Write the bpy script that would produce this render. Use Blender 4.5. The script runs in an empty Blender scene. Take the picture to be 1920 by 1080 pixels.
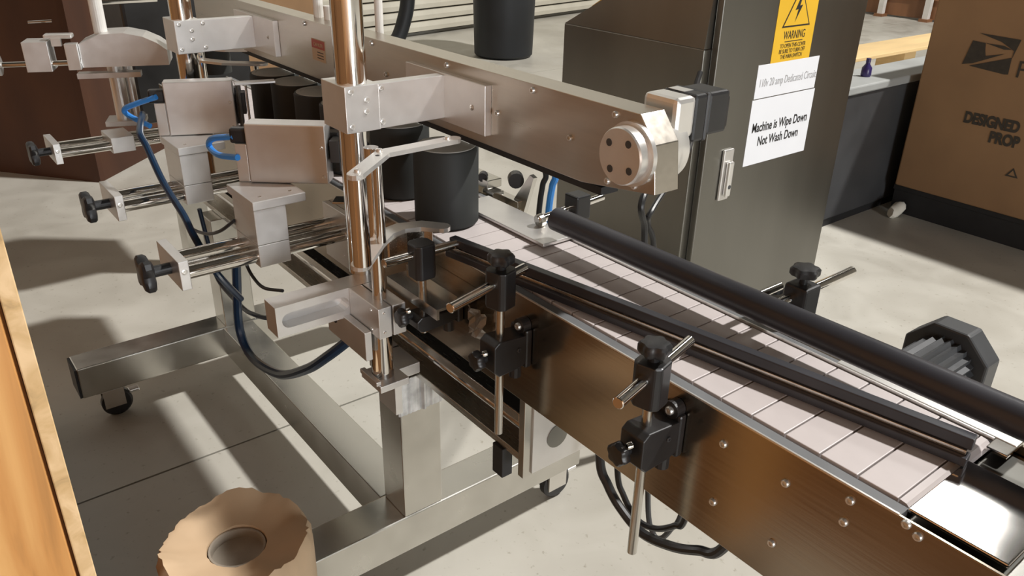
import bpy, bmesh, math, random
from mathutils import Vector, Matrix
random.seed(7)
PI = math.pi
SC = bpy.context.scene
COL = SC.collection

# ------------------------------------------------------------------ camera
cam_d = bpy.data.cameras.new('camera')
cam = bpy.data.objects.new('camera', cam_d)
COL.objects.link(cam)
cx_, cy_, cz_ = Vector((0.61604, 0.78746, 0.01993)), Vector((-0.35718, 0.25669, 0.89807)), Vector((0.70208, -0.56037, 0.43939))
cam.matrix_world = Matrix(((cx_.x, cy_.x, cz_.x, 0), (cx_.y, cy_.y, cz_.y, 0), (cx_.z, cy_.z, cz_.z, 1.189), (0, 0, 0, 1)))
cam_d.sensor_width = 36
cam_d.lens = 28.387
cam_d.clip_start = 0.01
SC.camera = cam

# ------------------------------------------------------------------ world, lamps, exposure
w = bpy.data.worlds.new('world'); SC.world = w; w.use_nodes = True
w.node_tree.nodes['Background'].inputs[0].default_value = (1.0, 0.84, 0.62, 1)
w.node_tree.nodes['Background'].inputs[1].default_value = 0.045
def area(name, loc, target, size, power, col=(1, .975, .94)):
    d = bpy.data.lights.new(name, 'AREA'); d.shape = 'SQUARE'; d.size = size; d.energy = power; d.color = col
    o = bpy.data.objects.new(name, d); COL.objects.link(o); o.location = loc
    o.rotation_euler = (Vector(target) - Vector(loc)).to_track_quat('-Z', 'Y').to_euler()
    return o
area('high_bay_lamp', (1.9, 6.7, 9.2), (-1.0, 0.6, 0.3), 0.5, 1600)
area('high_bay_lamp', (-3.4, 11.4, 8.8), (-1.0, 1.0, 0.3), 1.2, 80)
area('rear_fill_lamp', (8.6, -0.3, 1.35), (-1.0, 0.3, 0.8), 2.4, 430, (.92, .96, 1.0))  # added large low lamp, standing in for light from behind the camera
vs = SC.view_settings
vs.view_transform = 'Standard'; vs.look = 'None'; vs.exposure = 0.0; vs.gamma = 1.0; vs.use_curve_mapping = False

# ------------------------------------------------------------------ materials
def newmat(name):
    m = bpy.data.materials.new(name); m.use_nodes = True
    n = m.node_tree.nodes; return m, n, m.node_tree.links, n['Principled BSDF']
def mat(name, col, rough=.5, metal=0., var=.08, scale=12., bump=0., stretch=None, spec=.5, rvar=.06, coat=0.):
    """plain coloured surface with fine noise in colour, gloss and relief"""
    m, n, l, b = newmat(name)
    tc = n.new('ShaderNodeTexCoord'); mp = n.new('ShaderNodeMapping'); l.new(tc.outputs['Object'], mp.inputs[0])
    if stretch: mp.inputs['Scale'].default_value = stretch
    nz = n.new('ShaderNodeTexNoise'); nz.inputs['Scale'].default_value = scale; nz.inputs['Detail'].default_value = 4
    l.new(mp.outputs[0], nz.inputs[0])
    cr = n.new('ShaderNodeValToRGB')
    cr.color_ramp.elements[0].position = .3; cr.color_ramp.elements[1].position = .7
    cr.color_ramp.elements[0].color = (*[c * (1 - var) for c in col], 1)
    cr.color_ramp.elements[1].color = (*[min(1, c * (1 + var)) for c in col], 1)
    l.new(nz.outputs[0], cr.inputs[0]); l.new(cr.outputs[0], b.inputs['Base Color'])
    mr = n.new('ShaderNodeMapRange'); mr.inputs[3].default_value = max(.02, rough - rvar); mr.inputs[4].default_value = min(1, rough + rvar)
    l.new(nz.outputs[0], mr.inputs[0]); l.new(mr.outputs[0], b.inputs['Roughness'])
    b.inputs['Metallic'].default_value = metal; b.inputs['Specular IOR Level'].default_value = spec
    b.inputs['Coat Weight'].default_value = coat
    if bump:
        bp = n.new('ShaderNodeBump'); bp.inputs['Strength'].default_value = bump; bp.inputs['Distance'].default_value = .002
        l.new(nz.outputs[0], bp.inputs['Height']); l.new(bp.outputs[0], b.inputs['Normal'])
    return m
M = {}
M['steel'] = mat('brushed_steel', (.62, .59, .54), .26, 1, .06, 60, .04, (.4, 6, 14), rvar=.05)
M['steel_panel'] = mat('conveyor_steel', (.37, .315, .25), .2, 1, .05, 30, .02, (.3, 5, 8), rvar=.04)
M['tube'] = mat('satin_steel', (.60, .585, .545), .24, 1, .08, 14, .02, rvar=.1)
M['alu'] = mat('machined_aluminium', (.72, .705, .685), .38, .82, .03, 40, .02)
M['alu_bright'] = mat('bright_aluminium', (.80, .79, .76), .30, .75, .03, 40)
M['beam'] = mat('beam_aluminium', (.56, .52, .46), .30, 1, .04, 20, .02, (.5, 4, 6))
M['chrome'] = mat('chrome', (.80, .78, .75), .09, 1, .02, 20, rvar=.03)
M['black'] = mat('black_plastic', (.018, .018, .019), .38, 0, .2, 30, .05)
M['blackmat'] = mat('black_rubber', (.012, .012, .013), .6, 0, .2, 30, .05)
M['rail'] = mat('black_rail', (.028, .028, .034), .36, 0, .25, 9, .05)
M['jar'] = mat('jar_plastic', (.026, .028, .027), .6, 0, .12, 6, spec=.3)
M['jartop'] = mat('jar_lid', (.34, .34, .31), .5, 0, .1, 8)
M['belt'] = mat('belt_slat', (.55, .50, .49), .38, 0, .04, 25)
M['dark'] = mat('dark_gap', (.02, .02, .02), .6, 0, .2, 20)
M['grey_strip'] = mat('wear_strip', (.16, .165, .17), .4, 0, .1, 20)
M['cabinet'] = mat('cabinet_steel', (.235, .23, .21), .34, 1, .07, 6, .02, (1, 1, .25), rvar=.05)
M['white'] = mat('white_vinyl', (.78, .80, .84), .4, 0, .01)
M['yellow'] = mat('yellow_vinyl', (.75, .45, .03), .4, 0, .03)
M['ink'] = mat('black_ink', (.02, .02, .02), .5, 0, .1)
M['greyink'] = mat('grey_ink', (.35, .35, .36), .5, 0, .1)
M['boxink'] = mat('box_ink', (.035, .028, .02), .7, 0, .25, 60)
M['red'] = mat('red_vinyl', (.42, .07, .04), .45, 0, .05)
M['cream'] = mat('cream_vinyl', (.55, .42, .28), .45, 0, .05)
M['card'] = mat('cardboard', (.25, .145, .07), .75, 0, .08, 5, .1)
M['bluehose'] = mat('blue_hose', (.04, .24, .66), .3, 0, .1)
M['navyhose'] = mat('navy_hose', (.007, .024, .055), .3, 0, .1)
M['bin'] = mat('bin_plastic', (.012, .014, .017), .5, 0, .2, 6)
M['door'] = mat('door_slat_paint', (.62, .59, .50), .45, .0, .06, 5)
M['pine'] = mat('pine_plank', (.72, .52, .26), .55, 0, .12, 8, .05, (1, .2, 3))
M['greylid'] = mat('grey_plastic', (.33, .34, .33), .5, 0, .08, 8)
M['darkgrey'] = mat('charcoal_sheet', (.045, .046, .048), .5, 0, .2, 5)
M['wrap'] = mat('clear_wrap', (.60, .61, .61), .14, .25, .3, 40, .9)
M['paper'] = mat('kraft_paper', (.56, .40, .25), .62, 0, .10, 9, .25)
M['core'] = mat('cardboard_core', (.36, .31, .25), .7, 0, .15, 20)
M['motorgrey'] = mat('motor_paint', (.06, .062, .065), .42, .2, .15, 12)
M['plum'] = mat('plum_cloth', (.10, .03, .06), .7)
M['green'] = mat('dark_green_cloth', (.02, .05, .05), .7)
M['redbrown'] = mat('red_brown_wood', (.22, .10, .045), .5, 0, .2, 6, .05, (1, 1, .2))
M['white_metal'] = mat('white_painted_metal', (.7, .68, .64), .4)
M['pebble'] = mat('white_rag', (.66, .64, .56), .8, 0, .1, 20, .3)
M['wallgrey'] = mat('grey_wall', (.46, .45, .41), .8, 0, .06, 1.5)
M['blueplastic'] = mat('violet_bottle', (.03, .02, .10), .3)

def wood(name, a, b_, scale, rough=.55, axis=(1, 9, .7), knots=True):
    m, n, l, b = newmat(name)
    tc = n.new('ShaderNodeTexCoord'); mp = n.new('ShaderNodeMapping'); l.new(tc.outputs['Object'], mp.inputs[0]); mp.inputs['Scale'].default_value = axis
    nz = n.new('ShaderNodeTexNoise'); nz.inputs['Scale'].default_value = scale; nz.inputs['Detail'].default_value = 6; nz.inputs['Distortion'].default_value = 1.2
    l.new(mp.outputs[0], nz.inputs[0])
    cr = n.new('ShaderNodeValToRGB'); e = cr.color_ramp.elements
    e[0].position = .28; e[0].color = (*[c * .62 for c in a], 1); e[1].position = .66; e[1].color = (*b_, 1)
    x = e.new(.42); x.color = (*a, 1)
    l.new(nz.outputs[0], cr.inputs[0]); l.new(cr.outputs[0], b.inputs['Base Color']); b.inputs['Roughness'].default_value = rough
    bp = n.new('ShaderNodeBump'); bp.inputs['Strength'].default_value = .15; bp.inputs['Distance'].default_value = .002
    l.new(nz.outputs[0], bp.inputs['Height']); l.new(bp.outputs[0], b.inputs['Normal'])
    return m
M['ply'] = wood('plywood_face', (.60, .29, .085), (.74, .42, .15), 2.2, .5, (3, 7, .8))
M['plyedge'] = wood('plywood_end_grain', (.62, .42, .20), (.80, .58, .33), 30, .7, (1, 1, 1))
M['plyred'] = wood('stained_plywood', (.055, .018, .007), (.09, .032, .011), 1.6, .6, (1, 1, .3))
M['wallwood'] = wood('plywood_wall', (.33, .155, .052), (.43, .21, .075), 1.2, .6, (1, 1, .3))

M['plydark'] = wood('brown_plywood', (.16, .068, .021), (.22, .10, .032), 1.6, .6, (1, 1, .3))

def concrete():
    m, n, l, b = newmat('polished_concrete')
    tc = n.new('ShaderNodeTexCoord')
    g = n.new('ShaderNodeNewGeometry')
    def noise(s, d, dist=0.):
        z = n.new('ShaderNodeTexNoise'); z.inputs['Scale'].default_value = s; z.inputs['Detail'].default_value = d; z.inputs['Distortion'].default_value = dist
        l.new(g.outputs['Position'], z.inputs[0]); return z
    a, c, f = noise(1.1, 3, .6), noise(5, 5, 1.0), noise(70, 3)
    cr = n.new('ShaderNodeValToRGB'); e = cr.color_ramp.elements
    e[0].position = .3; e[0].color = (.39, .37, .322, 1); e[1].position = .72; e[1].color = (.54, .52, .462, 1)
    l.new(a.outputs[0], cr.inputs[0])
    cr2 = n.new('ShaderNodeValToRGB'); e = cr2.color_ramp.elements
    e[0].position = .30; e[0].color = (.80, .79, .77, 1); e[1].position = .6; e[1].color = (1, 1, 1, 1)
    l.new(c.outputs[0], cr2.inputs[0])
    mx = n.new('ShaderNodeMix'); mx.data_type = 'RGBA'; mx.blend_type = 'MULTIPLY'; mx.inputs[0].default_value = .55
    l.new(cr.outputs[0], mx.inputs[6]); l.new(cr2.outputs[0], mx.inputs[7])
    cr3 = n.new('ShaderNodeValToRGB'); e = cr3.color_ramp.elements
    e[0].position = .24; e[0].color = (.6, .56, .5, 1); e[1].position = .36; e[1].color = (1, 1, 1, 1)
    l.new(f.outputs[0], cr3.inputs[0])
    mx2 = n.new('ShaderNodeMix'); mx2.data_type = 'RGBA'; mx2.blend_type = 'MULTIPLY'; mx2.inputs[0].default_value = .8
    l.new(mx.outputs[2], mx2.inputs[6]); l.new(cr3.outputs[0], mx2.inputs[7])
    l.new(mx2.outputs[2], b.inputs['Base Color'])
    mr = n.new('ShaderNodeMapRange'); mr.inputs[1].default_value = .3; mr.inputs[2].default_value = .7; mr.inputs[3].default_value = .28; mr.inputs[4].default_value = .55
    l.new(c.outputs[0], mr.inputs[0]); l.new(mr.outputs[0], b.inputs['Roughness'])
    b.inputs['Specular IOR Level'].default_value = .35
    return m
M['floor'] = concrete()

# ------------------------------------------------------------------ mesh helpers (all in world coordinates)
ORG = {}
def thing(name, label, cat, loc, group=None):
    o = bpy.data.objects.new(name, None); o.empty_display_size = .05; COL.objects.link(o); o.location = loc
    o['label'] = label; o['category'] = cat
    if group: o['group'] = group
    ORG[o.name] = Vector(loc); return o
def obj(name, bm, m, parent=None, label=None, smooth=False, loc=None):
    me = bpy.data.meshes.new(name)
    if parent is not None: off = ORG[parent.name]
    elif loc is not None: off = Vector(loc)
    else: off = Vector((0, 0, 0))
    bmesh.ops.translate(bm, verts=bm.verts, vec=-off)
    bmesh.ops.recalc_face_normals(bm, faces=bm.faces)
    if smooth:
        for f in bm.faces: f.smooth = True
        for e in bm.edges:
            if len(e.link_faces) == 2 and e.calc_face_angle(0) > .6: e.smooth = False
    bm.to_mesh(me); bm.free()
    me.materials.append(M[m] if isinstance(m, str) else m)
    o = bpy.data.objects.new(name, me); COL.objects.link(o)
    if parent is not None:
        o.parent = parent; ORG[o.name] = off
    else:
        o.location = off; ORG[o.name] = off
    if label: o['label'] = label
    return o
def solo(name, bm, m, label, cat, loc=(0, 0, 0), group=None, smooth=False):
    o = obj(name, bm, m, None, label, smooth, loc); o['category'] = cat
    if group: o['group'] = group
    return o
def struct(o): o['kind'] = 'structure'; return o
def NB(): return bmesh.new()
def bx(bm, x0, x1, y0, y1, z0, z1, bev=0., rot=0., piv=None):
    v = [bm.verts.new((x, y, z)) for x in (x0, x1) for y in (y0, y1) for z in (z0, z1)]
    fs = [bm.faces.new([v[i] for i in q]) for q in ((0, 1, 3, 2), (4, 6, 7, 5), (0, 4, 5, 1), (2, 3, 7, 6), (0, 2, 6, 4), (1, 5, 7, 3))]
    if rot:
        p = Vector(piv) if piv else Vector(((x0 + x1) / 2, (y0 + y1) / 2, 0))
        bmesh.ops.rotate(bm, verts=v, cent=p, matrix=Matrix.Rotation(rot, 3, 'Z'))
    if bev:
        es = list({e for f in fs for e in f.edges})
        bmesh.ops.bevel(bm, geom=es, offset=bev, segments=2, affect='EDGES', profile=.5)
    return bm
def BX(*a, **k): return bx(NB(), *a, **k)
def prism(bm, pts, axis, a, b, bev=0.):
    """polygon (two coordinates) extruded along axis from a to b"""
    def P(p, t):
        if axis == 'x': return (t, p[0], p[1])
        if axis == 'y': return (p[0], t, p[1])
        return (p[0], p[1], t)
    A = [bm.verts.new(P(p, a)) for p in pts]; B = [bm.verts.new(P(p, b)) for p in pts]
    fs = [bm.faces.new(A), bm.faces.new(B[::-1])]
    n = len(pts)
    for i in range(n): fs.append(bm.faces.new((A[i], B[i], B[(i + 1) % n], A[(i + 1) % n])))
    if bev:
        bmesh.ops.recalc_face_normals(bm, faces=fs)
        bmesh.ops.bevel(bm, geom=list({e for f in fs for e in f.edges}), offset=bev, segments=2, affect='EDGES', profile=.5)
    return bm
def cyl(bm, p, q, r, seg=20, r2=None, bev=0.):
    p, q = Vector(p), Vector(q); d = (q - p); L = d.length; d.normalize()
    u = d.orthogonal().normalized(); v = d.cross(u); r2 = r if r2 is None else r2
    prof = [(0, r), (L, r2)]
    if bev: prof = [(0, r - bev), (bev, r), (L - bev, r2), (L, r2 - bev)]
    rings = []
    for t, rr in prof:
        rings.append([bm.verts.new(p + d * t + u * (rr * math.cos(2 * PI * i / seg)) + v * (rr * math.sin(2 * PI * i / seg))) for i in range(seg)])
    for A, B in zip(rings, rings[1:]):
        for i in range(seg): bm.faces.new((A[i], A[(i + 1) % seg], B[(i + 1) % seg], B[i]))
    bm.faces.new(rings[0][::-1]); bm.faces.new(rings[-1])
    return bm
def lathe(bm, prof, loc, seg=40, d=(0, 0, 1)):
    d = Vector(d).normalized(); u = d.orthogonal().normalized(); v = d.cross(u); p = Vector(loc)
    rings = []
    for r, z in prof:
        if r < 1e-6: rings.append([bm.verts.new(p + d * z)])
        else: rings.append([bm.verts.new(p + d * z + u * (r * math.cos(2 * PI * i / seg)) + v * (r * math.sin(2 * PI * i / seg))) for i in range(seg)])
    for A, B in zip(rings, rings[1:]):
        for i in range(seg):
            a = [A[i % len(A)], A[(i + 1) % len(A)], B[(i + 1) % len(B)], B[i % len(B)]]
            a = list(dict.fromkeys(a))
            if len(a) > 2: bm.faces.new(a)
    return bm
def smoothpath(pts, sub=8):
    P = [Vector(p) for p in pts]; P = [2 * P[0] - P[1]] + P + [2 * P[-1] - P[-2]]
    out = []
    for i in range(1, len(P) - 2):
        for k in range(sub):
            t = k / sub; a, b, c, d = P[i - 1:i + 3]
            out.append(.5 * ((2 * b) + (c - a) * t + (2 * a - 5 * b + 4 * c - d) * t * t + (3 * b - a - 3 * c + d) * t ** 3))
    out.append(P[-2]); return out
def sweep(bm, pts, r, seg=10, sub=8):
    pts = smoothpath(pts, sub); rings = []; u = None
    for i, p in enumerate(pts):
        d = (pts[min(i + 1, len(pts) - 1)] - pts[max(i - 1, 0)]).normalized()
        u = d.orthogonal().normalized() if u is None else (u - d * u.dot(d)).normalized()
        v = d.cross(u)
        rings.append([bm.verts.new(p + u * (r * math.cos(2 * PI * k / seg)) + v * (r * math.sin(2 * PI * k / seg))) for k in range(seg)])
    for A, B in zip(rings, rings[1:]):
        for k in range(seg): bm.faces.new((A[k], A[(k + 1) % seg], B[(k + 1) % seg], B[k]))
    bm.faces.new(rings[0][::-1]); bm.faces.new(rings[-1]); return bm
def strip(bm, pts, wd, z0, z1, bev=0.0012):
    """flat bar following a polyline in plan, rounded ends"""
    P = [Vector(p) for p in pts]; L, Rr = [], []
    for i, p in enumerate(P):
        d1 = (P[min(i + 1, len(P) - 1)] - P[max(i - 1, 0)]).normalized(); nrm = Vector((-d1.y, d1.x))
        if 0 < i < len(P) - 1:
            a = (P[i] - P[i - 1]).normalized(); k = 1 / max(.5, nrm.dot(Vector((-a.y, a.x))))
        else: k = 1
        L.append(p + nrm * wd / 2 * k); Rr.append(p - nrm * wd / 2 * k)
    def cap(c, frm, sgn):
        d = (frm - c).normalized(); out = []
        for i in range(1, 6):
            a = PI * i / 6; v = Matrix.Rotation(-a * sgn, 2) @ d; out.append(c + v * wd / 2)
        return out
    poly = L + cap(P[-1], L[-1], 1) + Rr[::-1] + cap(P[0], Rr[0], 1)
    return prism(bm, [(p.x, p.y) for p in poly], 'z', z0, z1)
def knob(bm, c, d, r, h, lobes=5, amp=.10):
    """lobed clamping knob"""
    d = Vector(d).normalized(); u = d.orthogonal().normalized(); v = d.cross(u); c = Vector(c); n = lobes * 6
    rings = []
    for t, s in ((0, .62), (.12, .9), (.3, 1), (.75, 1), (.95, .86), (1, .6)):
        rings.append([bm.verts.new(c + d * (h * t) + (u * math.cos(2 * PI * i / n) + v * math.sin(2 * PI * i / n)) * r * s * (1 + amp * math.cos(lobes * 2 * PI * i / n))) for i in range(n)])
    for A, B in zip(rings, rings[1:]):
        for i in range(n): bm.faces.new((A[i], A[(i + 1) % n], B[(i + 1) % n], B[i]))
    bm.faces.new(rings[0][::-1]); bm.faces.new(rings[-1]); return bm
def bolt(parent, p, d, r=.004, h=.003, m='alu_bright', name='bolt'):
    p = Vector(p); d = Vector(d).normalized()
    bm = NB(); lathe(bm, [(r, 0), (r, h * .6), (r * .8, h), (r * .5, h), (r * .42, h * .35), (0, h * .35)], p, 14, d)
    return obj(name, bm, m, parent, smooth=True)
def dup(o, parent, delta):
    """copy of one part, moved"""
    c = o.copy(); COL.objects.link(c); c.parent = parent; c.location = o.location + Vector(delta); return c
def lettering(parent, txt, p, right, up, size, m, name='lettering', align='LEFT', squeeze=1., bold=0.):
    cu = bpy.data.curves.new('lettering', 'FONT'); cu.body = txt; cu.size = size; cu.align_x = align; cu.extrude = .0002; cu.offset = bold
    t = bpy.data.objects.new('tmp', cu); COL.objects.link(t)
    dg = bpy.context.evaluated_depsgraph_get(); dg.update()
    me = bpy.data.meshes.new_from_object(t.evaluated_get(dg)); bpy.data.objects.remove(t)
    right, up = Vector(right).normalized(), Vector(up).normalized(); nn = right.cross(up)
    mw = Matrix(((right.x * squeeze, up.x, nn.x, 0), (right.y * squeeze, up.y, nn.y, 0), (right.z * squeeze, up.z, nn.z, 0), (0, 0, 0, 1)))
    me.transform(Matrix.Translation(Vector(p) - ORG[parent.name]) @ mw)
    me.materials.clear(); me.materials.append(M[m])
    o = bpy.data.objects.new(name, me); COL.objects.link(o); o.parent = parent; ORG[o.name] = ORG[parent.name]; return o
def flatpoly(bm, pts3, nrm, th=.0006):
    nrm = Vector(nrm) * th
    A = [bm.verts.new(Vector(p)) for p in pts3]; B = [bm.verts.new(Vector(p) + nrm) for p in pts3]; n = len(A)
    bm.faces.new(A[::-1]); bm.faces.new(B)
    for i in range(n): bm.faces.new((A[i], A[(i + 1) % n], B[(i + 1) % n], B[i]))
    return bm

# ================================================================== the setting
fl = struct(obj('floor', BX(-9, 10, -4, 13, -.06, -.012), 'dark', None))
for x0, x1 in ((-9, -4.665), (-4.665, -1.615), (-1.615, 1.435), (1.435, 4.485), (4.485, 10)):
    obj('slab', BX(x0 + .003, x1 - .003, -4, 13, -.012, 0), 'floor', fl)
th = math.atan2(.596, 3.328)
struct(obj('wall_back', BX(-6.62, -6.46, -4, 12, 0, 8.0, rot=th, piv=(-6.32, 3.42, 0)), 'wallgrey'))
struct(obj('wall_left', BX(-8, 9.3, -2.3, -2.15, 0, 3.2), 'wallwood'))
struct(obj('wall_right', BX(-8.5, 9.3, 12.2, 12.4, 0, 8.0), 'wallgrey'))
struct(obj('wall_front', BX(9.3, 9.5, -2.2, 12.2, 0, 3.2), 'wallgrey'))
door = struct(obj('door_1', BX(-6.455, -6.42, 2.3, 8.4, 0.03, 3.0, rot=th, piv=(-6.32, 3.42, 0)), 'dark'))
for k in range(30):
    z0 = .03 + k * .098
    bm = NB(); prism(bm, [(-6.42, z0 + .004), (-6.392, z0 + .012), (-6.386, z0 + .05), (-6.392, z0 + .088), (-6.42, z0 + .094)], 'y', 2.3, 8.4)
    bmesh.ops.rotate(bm, verts=bm.verts, cent=(-6.32, 3.42, 0), matrix=Matrix.Rotation(th, 3, 'Z'))
    obj('slat', bm, 'door', door)

# ================================================================== conveyor
XL, XR = -2.2, .35
cv = thing('conveyor', 'long steel flat-top belt conveyor with dark brown reflecting side panel', 'conveyor', (-1.2, .675, .575))
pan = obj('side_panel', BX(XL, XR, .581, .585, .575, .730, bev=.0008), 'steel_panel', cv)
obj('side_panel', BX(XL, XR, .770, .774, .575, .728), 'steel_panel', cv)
obj('edge_strip', BX(XL, -.206, .585, .5985, .716, .7285), 'grey_strip', cv)
obj('edge_strip', BX(XL, -.206, .7545, .770, .716, .7285), 'grey_strip', cv)
obj('lip', BX(XL, -.206, .5812, .5832, .7285, .7315), 'alu_bright', cv)
obj('lip', BX(XL, -.206, .7565, .7585, .7285, .7315), 'alu_bright', cv)
obj('bed', BX(XL, -.215, .588, .768, .60, .7225), 'dark', cv)
first = None
k = 0
while -.2169 - k * .0381 > -2.15:
    xb = -.2169 - k * .0381; xa = xb - .0381
    if first is None:
        first = obj('belt_slat', BX(xa + .0008, xb - .0008, .602, .7525, .7225, .730, bev=.0009), 'belt', cv, 'pinkish grey belt slat')
    else: dup(first, cv, (-.0381 * k, 0, 0))
    k += 1
bm = NB(); prism(bm, [(-.216, .7225), (-.216, .730), (-.210, .7292), (-.206, .726), (-.2045, .7225)], 'y', .602, .7525)
obj('belt_slat', bm, 'belt', cv)
# discharge end
obj('transfer_plate', BX(-.2055, -.1245, .595, .7025, .7275, .7315, bev=.0012), 'chrome', cv, 'bright polished transfer plate at the belt end')
obj('transfer_plate', BX(-.2055, -.186, .738, .776, .727, .731, bev=.001), 'chrome', cv)
obj('end_plate', BX(-.122, XR, .586, .768, .722, .7285, bev=.001), 'tube', cv)
obj('end_block', BX(-.204, -.125, .586, .768, .60, .718), 'cabinet', cv)
obj('side_plate', BX(-.375, -.187, .7592, .797, .728, .7318, bev=.0008), 'alu_bright', cv)
for p in [(-.382, .697), (-.309, .696), (-.383, .622), (-.248, .693), (-.310, .621), (-.247, .718), (-.187, .722), (-.198, .727)]:
    bolt(cv, (p[0], .581, p[1]), (0, -1, 0), .0042, .003)
# hanging support under the conveyor
sb = obj('support_channel', BX(-2.10, -.7125, .586, .640, .530, .545, bev=.001), 'steel', cv)
obj('support_channel', BX(-2.10, -.7125, .590, .640, .462, .474, bev=.001), 'steel', cv)
obj('web', BX(-2.10, -.7125, .636, .640, .474, .530), 'steel', cv)
obj('inner_beam', BX(-2.10, -.72, .648, .70, .50, .575, bev=.001), 'dark', cv)
obj('tie_rod', cyl(NB(), (-2.10, .598, .518), (-.705, .598, .518), .007), 'chrome', cv)
obj('end_frame', BX(-.712, -.700, .586, .612, .440, .575, bev=.001), 'tube', cv)
bm = NB(); prism(bm, [(.600, .445), (.76, .445), (.76, .575), (.600, .575)], 'x', -.703, -.697)
epl = obj('end_plate', bm, 'alu', cv)
obj('hole_rim', cyl(NB(), (-.6972, .645, .492), (-.6960, .645, .492), .019, 24), 'cabinet', cv)
obj('rubber_pad', BX(-.772, -.748, .586, .605, .410, .4615, bev=.001), 'blackmat', cv)

# ================================================================== machine stand
st = thing('machine_stand', 'square steel tube stand on casters under the conveyor', 'stand', (-1.45, .6, 0))
obj('cross_tube', BX(-1.072, -.994, .20, .99, .09, .17, bev=.003), 'tube', st)
obj('cross_tube', BX(-1.955, -1.877, .205, .99, .09, .17, bev=.003), 'tube', st)
obj('long_tube', BX(-1.877, -1.072, .552, .630, .09, .169, bev=.002), 'tube', st)
obj('leg', BX(-1.069, -.996, .560, .640, .17, .4615, bev=.002), 'tube', st)
obj('leg', BX(-1.953, -1.879, .560, .640, .17, .4615, bev=.002), 'tube', st)
obj('end_cap', BX(-1.953, -1.879, .200, .205, .092, .168), 'black', st)
for cxx, cyy in ((-1.033, .945), (-1.033, .27), (-1.916, .27), (-1.916, .945)):
    cp = obj('caster_plate', BX(cxx - .03, cxx + .03, cyy - .035, cyy + .035, .084, .09, bev=.001), 'alu', st)
    for s_ in (-1, 1): obj('caster_fork', BX(cxx + s_ * .016 - .002, cxx + s_ * .016 + .002, cyy - .02, cyy + .028, .03, .085), 'chrome', cp)
    bm = NB(); lathe(bm, [(0, -.012), (.030, -.012), (.036, -.007), (.036, .007), (.030, .012), (0, .012)], (cxx, cyy + .01, .036), 28, (1, 0, 0))
    obj('caster_wheel', bm, 'black', cp, smooth=True)
    obj('brake_lever', BX(cxx - .010, cxx + .010, cyy + .04, cyy + .065, .050, .058, bev=.002), 'alu_bright', cp)

# ================================================================== overhead hold-down beam
be = thing('overhead_beam', 'long aluminium hold-down beam with round end cover and small motor', 'beam', (-1.5, .675, .872))
bm = NB(); prism(bm, [(-2.06, .974), (-.603, .974), (-.578, .944), (-.571, .889), (-.640, .879), (-.690, .872), (-2.06, .872)], 'y', .656, .695, bev=.0008)
obj('body', bm, 'beam', be)
obj('hold_belt', BX(-2.04, -.66, .661, .690, .862, .872), 'blackmat', be)
dc = (-.609, .928)
bm = NB(); lathe(bm, [(.037, 0), (.037, .006), (.033, .006), (.033, .020), (.0315, .022), (0, .022)], (dc[0], .656, dc[1]), 48, (0, -1, 0))
ec = obj('end_cover', bm, 'alu_bright', be, 'round aluminium end cover with four holes', smooth=True)
for a in (45, 135, 225, 315):
    a = math.radians(a + 8); obj('hole', cyl(NB(), (dc[0] + .021 * math.cos(a), .6345, dc[1] + .021 * math.sin(a)), (dc[0] + .021 * math.cos(a), .6335, dc[1] + .021 * math.sin(a)), .0044, 16), 'motorgrey', ec)
for p in [(-.640, .966), (-.593, .953), (-.583, .906), (-.602, .892), (-.645, .886), (-.714, .922), (-.788, .966), (-.861, .922), (-.982, .966), (-1.158, .923), (-1.609, .922), (-1.2, .966), (-1.45, .966)]:
    bolt(be, (p[0], .656, p[1]), (0, -1, 0), .0042, .0035)
bm = BX(-1.426, -1.373, .6553, .6561, .906, .944); ws = obj('warning_sticker', bm, 'cream', be, 'small cream sticker with a red header')
obj('header', BX(-1.425, -1.374, .6549, .6553, .928, .943), 'red', ws)
lettering(ws, 'DANGER', (-1.416, .6547, .932), (1, 0, 0), (0, 0, 1), .009, 'cream')
for kx in range(3): obj('printed_line', BX(-1.405, -1.380, .6550, .6553, .911 + kx * .005, .9125 + kx * .005), 'ink', ws)
# gearbox and motor behind the tip
bm = NB(); lathe(bm, [(0, .0005), (.043, .0005), (.043, .014), (.041, .017), (.041, .030), (.034, .032), (.034, .038), (0, .038)], (-.626, .695, .924), 40, (0, 1, 0))
gb = obj('gearbox', bm, 'alu_bright', be, smooth=True)
obj('gearbox_flange', BX(-.645, -.592, .703, .737, .938, .986, bev=.006), 'alu_bright', be)
mo = obj('motor', BX(-.646, -.594, .737, .760, .930, .986, bev=.004), 'black', be, 'square black motor')
obj('motor_band', BX(-.6465, -.5935, .757, .764, .9295, .9865, bev=.003), 'motorgrey', be)
obj('encoder', BX(-.644, -.596, .764, .802, .934, .985, bev=.004), 'black', be)
obj('encoder_step', BX(-.640, -.600, .802, .808, .938, .976, bev=.002), 'black', be)
obj('nameplate', BX(-.640, -.615, .740, .756, .986, .9866), 'alu_bright', be)
# little posts on top of the beam
for xx in (-1.37, -1.42):
    obj('stud', cyl(NB(), (xx, .690, .974), (xx, .690, .998), .008, 16), 'white_metal', be)
obj('stud', cyl(NB(), (-1.46, .690, .974), (-1.46, .690, 1.06), .009, 16), 'white_metal', be)
obj('stud', cyl(NB(), (-1.26, .705, .95), (-1.26, .705, 1.1), .007, 16), 'white_metal', be)

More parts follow.
